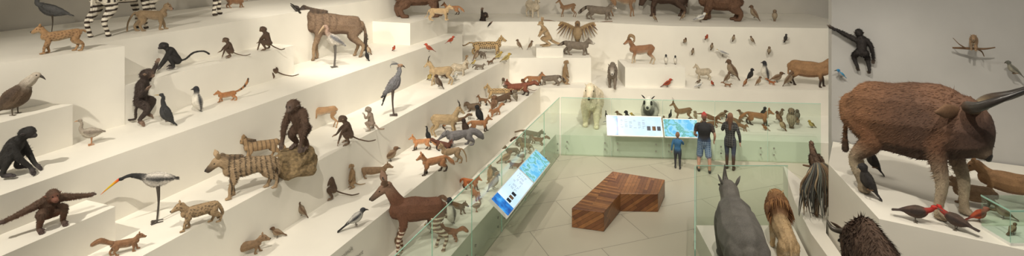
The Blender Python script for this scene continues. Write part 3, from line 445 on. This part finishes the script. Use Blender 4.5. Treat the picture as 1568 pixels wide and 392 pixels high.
# ---- people (facing +X)
def human(nm,top,bot,shoe,hair,skin=(.55,.32,.22),kid=0,shorts=False,long=False,cap=None,armL=None,armR=None,sleeve='short',pat=None,st=((.02,.12),(-.04,-.12)),wid=1,boots=None):
    A=An(.0115 if not kid else .011,3,fur=None);W=wid
    for i,sg in enumerate((1,-1)):
        dx,dy=st[i]
        kc=skin if shorts else bot
        A.t([(0,sg*.085,.95,.11*W,.1*W),(.01+dx*.3,sg*.1,.75,.095*W,.09*W),(.02+dx*.7,(dy+sg*.1)/2,.5,.085*W if shorts else .065,.085*W if shorts else .064)],bot)
        A.t([(.02+dx*.7,(dy+sg*.1)/2,.54,.058,.056),(-.01+dx*.9,dy,.36,.06 if not boots else .066,.056),(-.02+dx,dy,.1,.04 if not boots else .05,.038)],[kc,boots or kc,boots or kc])
        A.t([(-.06+dx,dy,.045,.045,.04),(.06+dx,dy*1.05,.04,.04,.048),(.17+dx,dy*1.15,.03,.03,.042)],shoe)
    A.t([(0,0,.88,.115*W,.165*W),(0,0,.99,.12*W,.165*W),(0,0,1.12,.105*W,.15*W),(-.01,0,1.3,.12*W,.185*W),(-.01,0,1.42,.09,.165*W),(0,0,1.49,.06,.07)],[bot if not long else top,top,top,top,top,top])
    if long: A.t([(0,0,.8,.13*W,.175*W),(0,0,.95,.13*W,.175*W)],top)
    A.t([(0,0,1.46,.052),(.015,0,1.56,.05)],skin)
    hs=1.28 if kid else 1
    def hp(x,z): return (.02+(x)*hs,0,1.56+(z)*hs)
    A.t([(*hp(.02,.02),.05*hs,.045*hs),(*hp(.01,.09),.09*hs,.072*hs),(*hp(0,.14),.088*hs,.074*hs)],skin)
    A.t([(*hp(.1,.1),.012*hs),(*hp(.115,.075),.016*hs)],skin)
    A.t([(*hp(.1,.045),.01,.022),(*hp(.104,.043),.008,.02)],(.4,.12,.1),det=True,n=8,sub=1)
    for y in (1,-1):
        A.t([(hp(.095,.11)[0],y*.03*hs,hp(0,.11)[2],.011),(hp(.1,.11)[0],y*.03*hs,hp(0,.11)[2],.009)],BK,det=True,n=7,sub=1,rough=.2)
        A.t([(hp(0,.1)[0],y*.073*hs,hp(0,.1)[2],.03,.01),(hp(-.015,.1)[0],y*.086*hs,hp(0,.105)[2],.026,.008)],skin,det=True,n=8,sub=2)
    if long: A.t([(*hp(.01,.16),.075,.08),(*hp(-.04,.13),.08,.09),(*hp(-.06,.02),.055,.085),(-.07,0,1.42,.035,.1),(-.1,0,1.3,.02,.075)],hair)
    else: A.t([(*hp(.03,.165),.06*hs,.07*hs),(*hp(-.025,.145),.078*hs,.08*hs),(*hp(-.05,.07),.05*hs,.07*hs)],hair)
    if cap:
        A.t([(*hp(.0,.15),.095,.085),(*hp(0,.2),.08,.075),(*hp(0,.225),.04,.04)],cap)
        A.t([(*hp(.08,.165),.012,.06),(*hp(.18,.15),.008,.05)],cap,det=True,n=10)
    def arm(sg,el,wr,hd_):
        s0=(-.01,sg*.175*W,1.41)
        if sleeve=='short':
            m_=[(s0[i]*.4+el[i]*.6) for i in range(3)]
            A.t([(0,sg*.1,1.42,.065),(*s0,.066),(*m_,.06)],top);A.t([(*s0,.045),(*el,.042),(*wr,.028)],skin)
        else: A.t([(0,sg*.1,1.42,.065),(*s0,.064),(*el,.052),(*wr,.038)],top)
        w=np.array(wr);d=np.array(hd_,float);d/=np.linalg.norm(d);sv=np.cross(d,[0,sg*1.,.2]);sv/=np.linalg.norm(sv);nn=np.cross(d,sv)
        A.t([(*w,.026,.026),(*(w+d*.05),.034,.022),(*(w+d*.09),.036,.02)],skin)
        for o_,l in ((-.03,.06),(-.01,.075),(.011,.07),(.031,.055)):
            b=w+d*.085+sv*o_;A.t([(*b,.0095),(*(b+d*l*.5+nn*.004),.009),(*(b+d*l*.85+nn*.02*sg),.0075)],skin,det=True,n=7,sub=2)
        b=w+d*.03+sv*.03;A.t([(*b,.012),(*(b+sv*.025+d*.03),.01),(*(b+sv*.03+d*.055),.008)],skin,det=True,n=7,sub=2)
    arm(1,*(armL or ((-.04,.27,1.14),(.03,.29,.9),(.1,0,-1))));arm(-1,*(armR or ((-.04,-.27,1.14),(.03,-.29,.9),(.1,0,-1))))
    return A.fin(nm,None,pat)
def plaid(fr,c2,sel):
    def f(P,C_,n):
        s=np.maximum(np.sin(P[:,2]*fr),np.sin((P[:,1]+P[:,0]*.5)*fr));w=(np.clip((s-.55)*5,0,1)*sel(P,C_))[:,None];return C_*(1-w*.7)+np.array(c2)*w*.7
    return f
TB['adult_man']=lambda k:human(k,(.015,.015,.017),(.05,.11,.22),(.03,.03,.03),(.08,.05,.03),shorts=True,cap=(.4,.03,.03),wid=1.15,st=((.05,.15),(-.05,-.15)),armL=((.05,.27,1.14),(.22,.22,1.0),(1,-.3,-.2)),armR=((-.02,-.3,1.15),(.1,-.3,.95),(.5,.1,-1)),pat=plaid(110,(.3,.4,.5),lambda P,c:(P[:,2]>.42)&(P[:,2]<.95)&(c[:,2]>c[:,0]*1.5)))
TB['adult_woman']=lambda k:human(k,(.02,.02,.02),(.05,.065,.1),(.06,.035,.02),(.12,.055,.025),long=True,sleeve='long',wid=.95,boots=(.07,.04,.025),armL=((.06,.24,1.2),(.14,.12,1.46),(.3,-.2,1)),st=((.04,.1),(-.04,-.1)),pat=plaid(90,(.1,.1,.095),lambda P,c:(P[:,2]>.75)&(P[:,2]<1.45)&(c[:,0]<.04)))
TB['child']=lambda k:human(k,(.03,.12,.25),(.03,.03,.035),(.04,.04,.04),(.14,.07,.03),kid=1,sleeve='long',wid=1.05,armR=((.16,-.27,1.22),(.4,-.24,1.25),(1,0,.1)),st=((.04,.11),(-.04,-.11)))
MESH={}
def put(k,x,y,z,h,yaw,tint=(1,1,1)):
    if k not in MESH: MESH[k]=TB[k](k)
    o=bpy.data.objects.new(k,MESH[k]);C.objects.link(o);o.location=(x,y,z+.002);o.scale=(h,h,h);o.rotation_euler=(0,0,math.radians(yaw));o.color=(*tint,1);return o
# specimen: x cm, y cm, plinth height m, specimen height cm, heading deg
tab="""grey_crane -939 1147 4.8 88 219
lynx -751 938 4.8 46 219
zebra -797 1147 4.8 167 85
zebra -808 1395 4.8 203 30
macaque -755 1175 4.8 55 33
squirrel -787 1596 4.8 37 26
colobus_monkey -674 1132 4.1 55 211
guenon_monkey -620 1243 4.1 45 207
guenon_monkey -574 1327 4.1 56 173
gnu -494 1580 3.4 153 202
marabou_stork -462 1464 3.4 112 208
guenon_monkey -565 1342 3.4 62 203
climbing_monkey -664 1003 3.4 105 20
cormorant -605 985 3.4 60 212
penguin -600 1071 3.4 50 230
ringtail_cat -581 1147 3.4 43 207
goose -671 896 3.4 44 217
red_bird -246 1668 3.4 27 188
red_bird -198 1811 3.4 25 6
brown_bear -322 1930 4.1 138 9
lioness -241 1845 4.1 50 7
fox -213 1991 4.1 42 186
griffon_vulture -745 842 4.05 62 10
colobus_monkey -703 775 3.4 66 15
chimpanzee -387 1027 2.86 95 -110
gazelle -429 1285 2.4 70 188
guenon_monkey -340 1184 2.4 61 196
ring_tailed_lemur -315 1267 2.4 53 164
secretary_bird -292 1379 2.4 126 12
striped_hyena -441 951 2.4 77 218
aardwolf -490 1100 2.4 50 214
saddle_billed_stork -536 850 2.4 80 212
civet -464 838 2.4 42 219
baboon -609 738 2.9 52 -35
squirrel -527 764 2.4 28 35
guenon_monkey -358 1130 1.5 58 198
meerkat -333 1179 1.5 50 216
mongoose -303 1229 1.5 28 14
small_brown_bird -286 1321 1.5 34 12
ring_tailed_lemur -416 1015 1.5 42 222
hawk -391 1044 1.5 34 201
small_brown_bird -408 977 1.5 20 203
mongoose -441 919 1.5 28 26
magpie -279 1004 1.5 38 16
mountain_goat -181 1497 1.5 76 7
mountain_goat -211 1680 2.4 72 187
sheep -171 1797 2.4 50 5
meerkat -157 1901 2.4 45 5
fox -173 1253 1.5 46 208
macaque -141 1310 1.5 46 186
small_brown_bird -234 1110 .6 32 12
okapi -180 1094 .6 145 196
anteater -131 1420 1.5 44 200
fox -90 1530 1.5 40 8
leopard -97 2137 2.4 68 3
climbing_monkey -128 2360 2.4 145 23
yellow_bird -21 2007 2.4 33 1
hawk 29 2243 2.4 42 179
hawk 73 2243 2.4 37 -2
leopard -43 1856 1.5 46 181
red_panda 20 1899 1.5 50 179
fox 81 2030 1.5 44 -2
raccoon 139 2035 1.5 42 176
meerkat 191 2050 1.5 87 15
wallaroo 140 2130 2.75 95 197
spread_eagle 266 2280 2.4 112 -97
raccoon 245 2137 2.4 60 -4
polar_bear 272 1900 .6 150 -103
giant_panda 467 1900 .6 98 -110
black_cockatoo 385 1860 .6 50 168
cormorant 350 1820 .6 40 -13
raccoon 365 2040 1.5 80 -101
mouflon_ram 483 2078 2.2 90 167
penguin 564 2057 2.2 38 -105
penguin 598 2057 2.2 34 -106
sheep 89 2479 3.4 92 -62
deer 248 2479 3.4 75 174
american_bison 690 2500 3.4 150 165
deer 490 2505 3.4 130 -13
brown_bear 886 2372 3.4 140 160
hawk 718 2360 3.4 39 -17
hawk 1015 2352 3.4 66 157
raccoon 370 2393 3.4 67 -9
hawk 590 2320 3.4 36 170
gull 775 2310 3.4 40 10
owl 1090 2330 3.4 50 -110
sheep 724 2120 1.5 55 161
hawk 828 2110 1.5 79 179
black_cockatoo 886 2090 1.5 50 -22
penguin 947 2099 1.5 75 176
hawk 789 2060 1.5 45 -20
small_brown_bird 981 2079 1.5 40 -25
hawk 990 2012 1.5 56 -26
boar 1067 2030 1.5 105 -28
red_bird 554 2003 1.5 33 -15
fox 814 1863 .6 55 -24
owl 907 1823 .6 70 -116
deer 580 1900 .6 62 163
small_brown_bird 721 1930 .6 32 -20
small_brown_bird 795 1935 .6 30 158
hawk 917 1920 .6 40 -25
argus_pheasant 632 1165 .95 150 90
black_cockatoo 676 1050 2.3 52 148
black_cockatoo 604 951 2.3 58 148
banteng_bull 660 941 2.3 208 -58
capybara 765 925 2.3 40 142
boar 825 930 2.3 62 138
ground_hornbill 625 870 2.3 32 -36
ground_hornbill 668 845 2.3 30 122
red_bird 722 868 2.3 26 -20
small_brown_bird 770 880 2.3 24 150
american_bison 492 745 1.3 145 80
rhinoceros 414 1019 .5 128 78
lion 520 1075 .5 108 74
adult_man 558 1631 0 174 76
adult_woman 641 1650 0 165 64
child 488 1655 0 107 72"""
pos=[(-1.5,10.9),(-2.1,10.9),(-1.9,11.3),(-1.6,10.5),(-1.8,10.2),(2.9,18.3),(2.5,18.3)]
for r in tab.split('\n'):
    k,x,y,z,h,a=r.split();x=float(x)/100;y=float(y)/100;pos.append((x,y));put(k,x,y,float(z),float(h)/100,float(a))
for k,x,y,z,h,yaw in (('gibbon',7.38,11.85,3.85,1.0,65),('blue_bird',7.08,12.08,3.72,.2,180),('branch_marten',9.0,10.95,4.4,.45,-130),('branch_parrot',9.6,10.75,4.05,.32,150),('hawk',9.85,10.7,4.75,.3,-150),
  ('hawk',7.0,21.75,2.3,.3,-90),('hawk',7.7,21.65,2.5,.32,-90),('hawk',8.5,21.55,2.85,.3,-90),('owl',9.8,21.4,2.4,.32,-90),('red_bird',7.5,21.65,2.9,.25,-90),('hawk',9.2,21.5,2.8,.3,180),
  ('gull',8.1,21.6,2.3,.3,170),('black_cockatoo',10.4,21.35,2.85,.36,-90),('small_brown_bird',6.7,21.75,2.75,.26,-90)): put(k,x,y,z,h,yaw)
rs=random.Random(11)
tints=[(1,1,1),(.55,.6,.65),(.45,.42,.42),(1.35,1.25,1.15),(1.3,.85,.6),(.7,.75,.8),(1.5,1.5,1.5),(.8,.6,.5)]
def scatter(n,ks,fx,z,hm,md=.25):
    c=0
    for _ in range(n*16):
        if c>=n:break
        x,y=fx()
        if any((x-a)**2+(y-b)**2<md for a,b in pos):continue
        pos.append((x,y));k=rs.choice(ks);put(k,x,y,z,rs.uniform(*hm)*(1.35 if k in('hawk','owl','cormorant','black_cockatoo','meerkat','guenon_monkey','penguin') else .85),rs.choice((150,190,200,-20,10,-60,230)),rs.choice(tints) if k not in ('red_bird','blue_bird','yellow_bird','penguin','gull') else (1,1,1));c+=1
sm=['hawk','raccoon','fox','civet','mongoose','small_brown_bird','squirrel','red_panda','owl','macaque','lynx','black_cockatoo','guenon_monkey','capybara','meerkat','gull','cormorant','penguin','hawk','goose']
scatter(64,sm,lambda:T(rs.uniform(5.1,5.75),rs.uniform(8.6,16.6)),.6,(.28,.44),.2)
scatter(36,sm,lambda:T(rs.uniform(6.2,7.1),rs.uniform(12.3,18.6)),1.5,(.28,.42))
scatter(20,['red_bird','yellow_bird','hawk','squirrel','blue_bird','small_brown_bird','raccoon','gull'],lambda:T(rs.uniform(7.5,8.4),rs.uniform(14.5,19.3)),2.4,(.22,.34))
scatter(40,['hawk','small_brown_bird','mongoose','squirrel','black_cockatoo','owl','yellow_bird','cormorant','gull','hawk'],lambda:(rs.uniform(3.2,9.9),rs.uniform(18.0,19.3)),.6,(.22,.38),.2)
scatter(12,['hawk','small_brown_bird','red_bird','squirrel','gull'],lambda:(rs.uniform(6.6,10.3),rs.uniform(19.9,20.6)),1.5,(.2,.3))
scatter(5,['hawk','gull','cormorant','red_bird'],lambda:T(rs.uniform(8.8,9.6),rs.uniform(12.5,15)),3.4,(.22,.3),.5)
def rock(nm,x,y,z,sx,sz,seed):
    bm=bmesh.new();bmesh.ops.create_icosphere(bm,subdivisions=4,radius=1)
    for v in bm.verts:
        n=noise.noise(v.co*1.7+Vector((seed,0,0)))*.35+noise.noise(v.co*4)*.12;v.co*=(1+n);v.co.z=max(min(v.co.z,.8),-.75)
    me=bpy.data.meshes.new(nm);bm.to_mesh(me);bm.free();o=link(nm,me,[M_rock]);o.location=(x,y,z+sz*.75);o.scale=(sx,sx*.8,sz);return o
rock('boulder',-3.98,10.3,2.4,.40,.29,3)
def case(x,y,z,w,d,h):
    V=[];F=[];MI=[]
    def bx(a,b,mi):
        k=len(V)
        for zz in (a[2],b[2]):
            for (p,q) in ((a[0],a[1]),(b[0],a[1]),(b[0],b[1]),(a[0],b[1])):V.append((p,q,zz))
        for ff in ([3,2,1,0],[4,5,6,7],[0,1,5,4],[1,2,6,5],[2,3,7,6],[3,0,4,7]):F.append([k+i for i in ff]);MI.append(mi)
    bx((x,y,z),(x+w,y+d,z+.04),2)
    for a,b in (((x,y,z+.05),(x+w,y+.01,z+h)),((x,y+d-.01,z+.05),(x+w,y+d,z+h)),((x,y+.011,z+.05),(x+.01,y+d-.011,z+h)),((x+w-.01,y+.011,z+.05),(x+w,y+d-.011,z+h)),((x,y,z+h+.001),(x+w,y+d,z+h+.01))):bx(a,b,0)
    for a,b in (((x,y-.006,z+h-.01),(x+w,y-.001,z+h+.015)),((x-.006,y,z+h-.01),(x-.001,y+d,z+h+.015)),((x-.006,y-.006,z+.06),(x-.001,y-.001,z+h))):bx(a,b,1)
    me=bpy.data.meshes.new('glass_display_case');me.from_pydata(V,[],F);link('glass_display_case',me,[M_glass,M_gedge,M_white])
    for i,p in enumerate(me.polygons):p.material_index=MI[i]
case(7.1,8.0,2.3,1.2,.5,.5)
for k,x,y,h,a in (('small_brown_bird',7.35,8.25,.16,20),('yellow_bird',7.65,8.25,.15,160),('hawk',7.95,8.25,.2,-60)): put(k,x,y,2.342,h,a)
# ------------------------------------------------------------ lights
def spot(loc,tgt,e,size=1.2,rad=.06,col=(1,.925,.80)):
    l=bpy.data.lights.new('track_spot','SPOT');l.energy=e;l.spot_size=size;l.spot_blend=.6;l.shadow_soft_size=rad;l.color=col
    o=bpy.data.objects.new('track_spot',l);C.objects.link(o);o.location=loc;o.rotation_euler=(Vector(tgt)-Vector(loc)).to_track_quat('-Z','Y').to_euler()
def area(loc,e,s,col=(1,.93,.82)):
    l=bpy.data.lights.new('ceiling_softbox','AREA');l.energy=e;l.size=s;l.color=col;o=bpy.data.objects.new('ceiling_softbox',l);C.objects.link(o);o.location=loc
spot((-7,3.5,9),(-5.5,11,2.5),1750)
spot((-2.5,4,9),(-3,12,2),1650)
spot((-3,10,9.1),(-1.5,18,1.5),1650)
spot((-4.5,12,9.1),(-5,18,3.5),800,1.3)
spot((3,12,9.1),(5,20,1.5),1750,1.4)
spot((8,13,9.1),(9,20,2),1350,1.4)
spot((3,7,9.1),(6,11,1),950,1.2)
spot((4.5,5,9),(8,9.5,2.5),1000,1.1)
area((2.5,14,9.2),170,3);area((-3,8,9.2),70,4);area((7.5,8,9.2),80,3);area((4,21,9.2),90,3);area((-6,15,9.2),50,3)
w=bpy.data.worlds.new('w');bpy.context.scene.world=w;w.use_nodes=True;w.node_tree.nodes['Background'].inputs[0].default_value=(1,.95,.87,1);w.node_tree.nodes['Background'].inputs[1].default_value=.27
bpy.context.scene.view_settings.view_transform='Standard'
c=bpy.data.cameras.new('camera');o=bpy.data.objects.new('camera',c);C.objects.link(o);bpy.context.scene.camera=o
o.location=(0,0,6.6);o.rotation_euler=(math.pi/2,0,0);c.sensor_width=36;c.lens=36*860/1568;c.shift_y=-281/1568
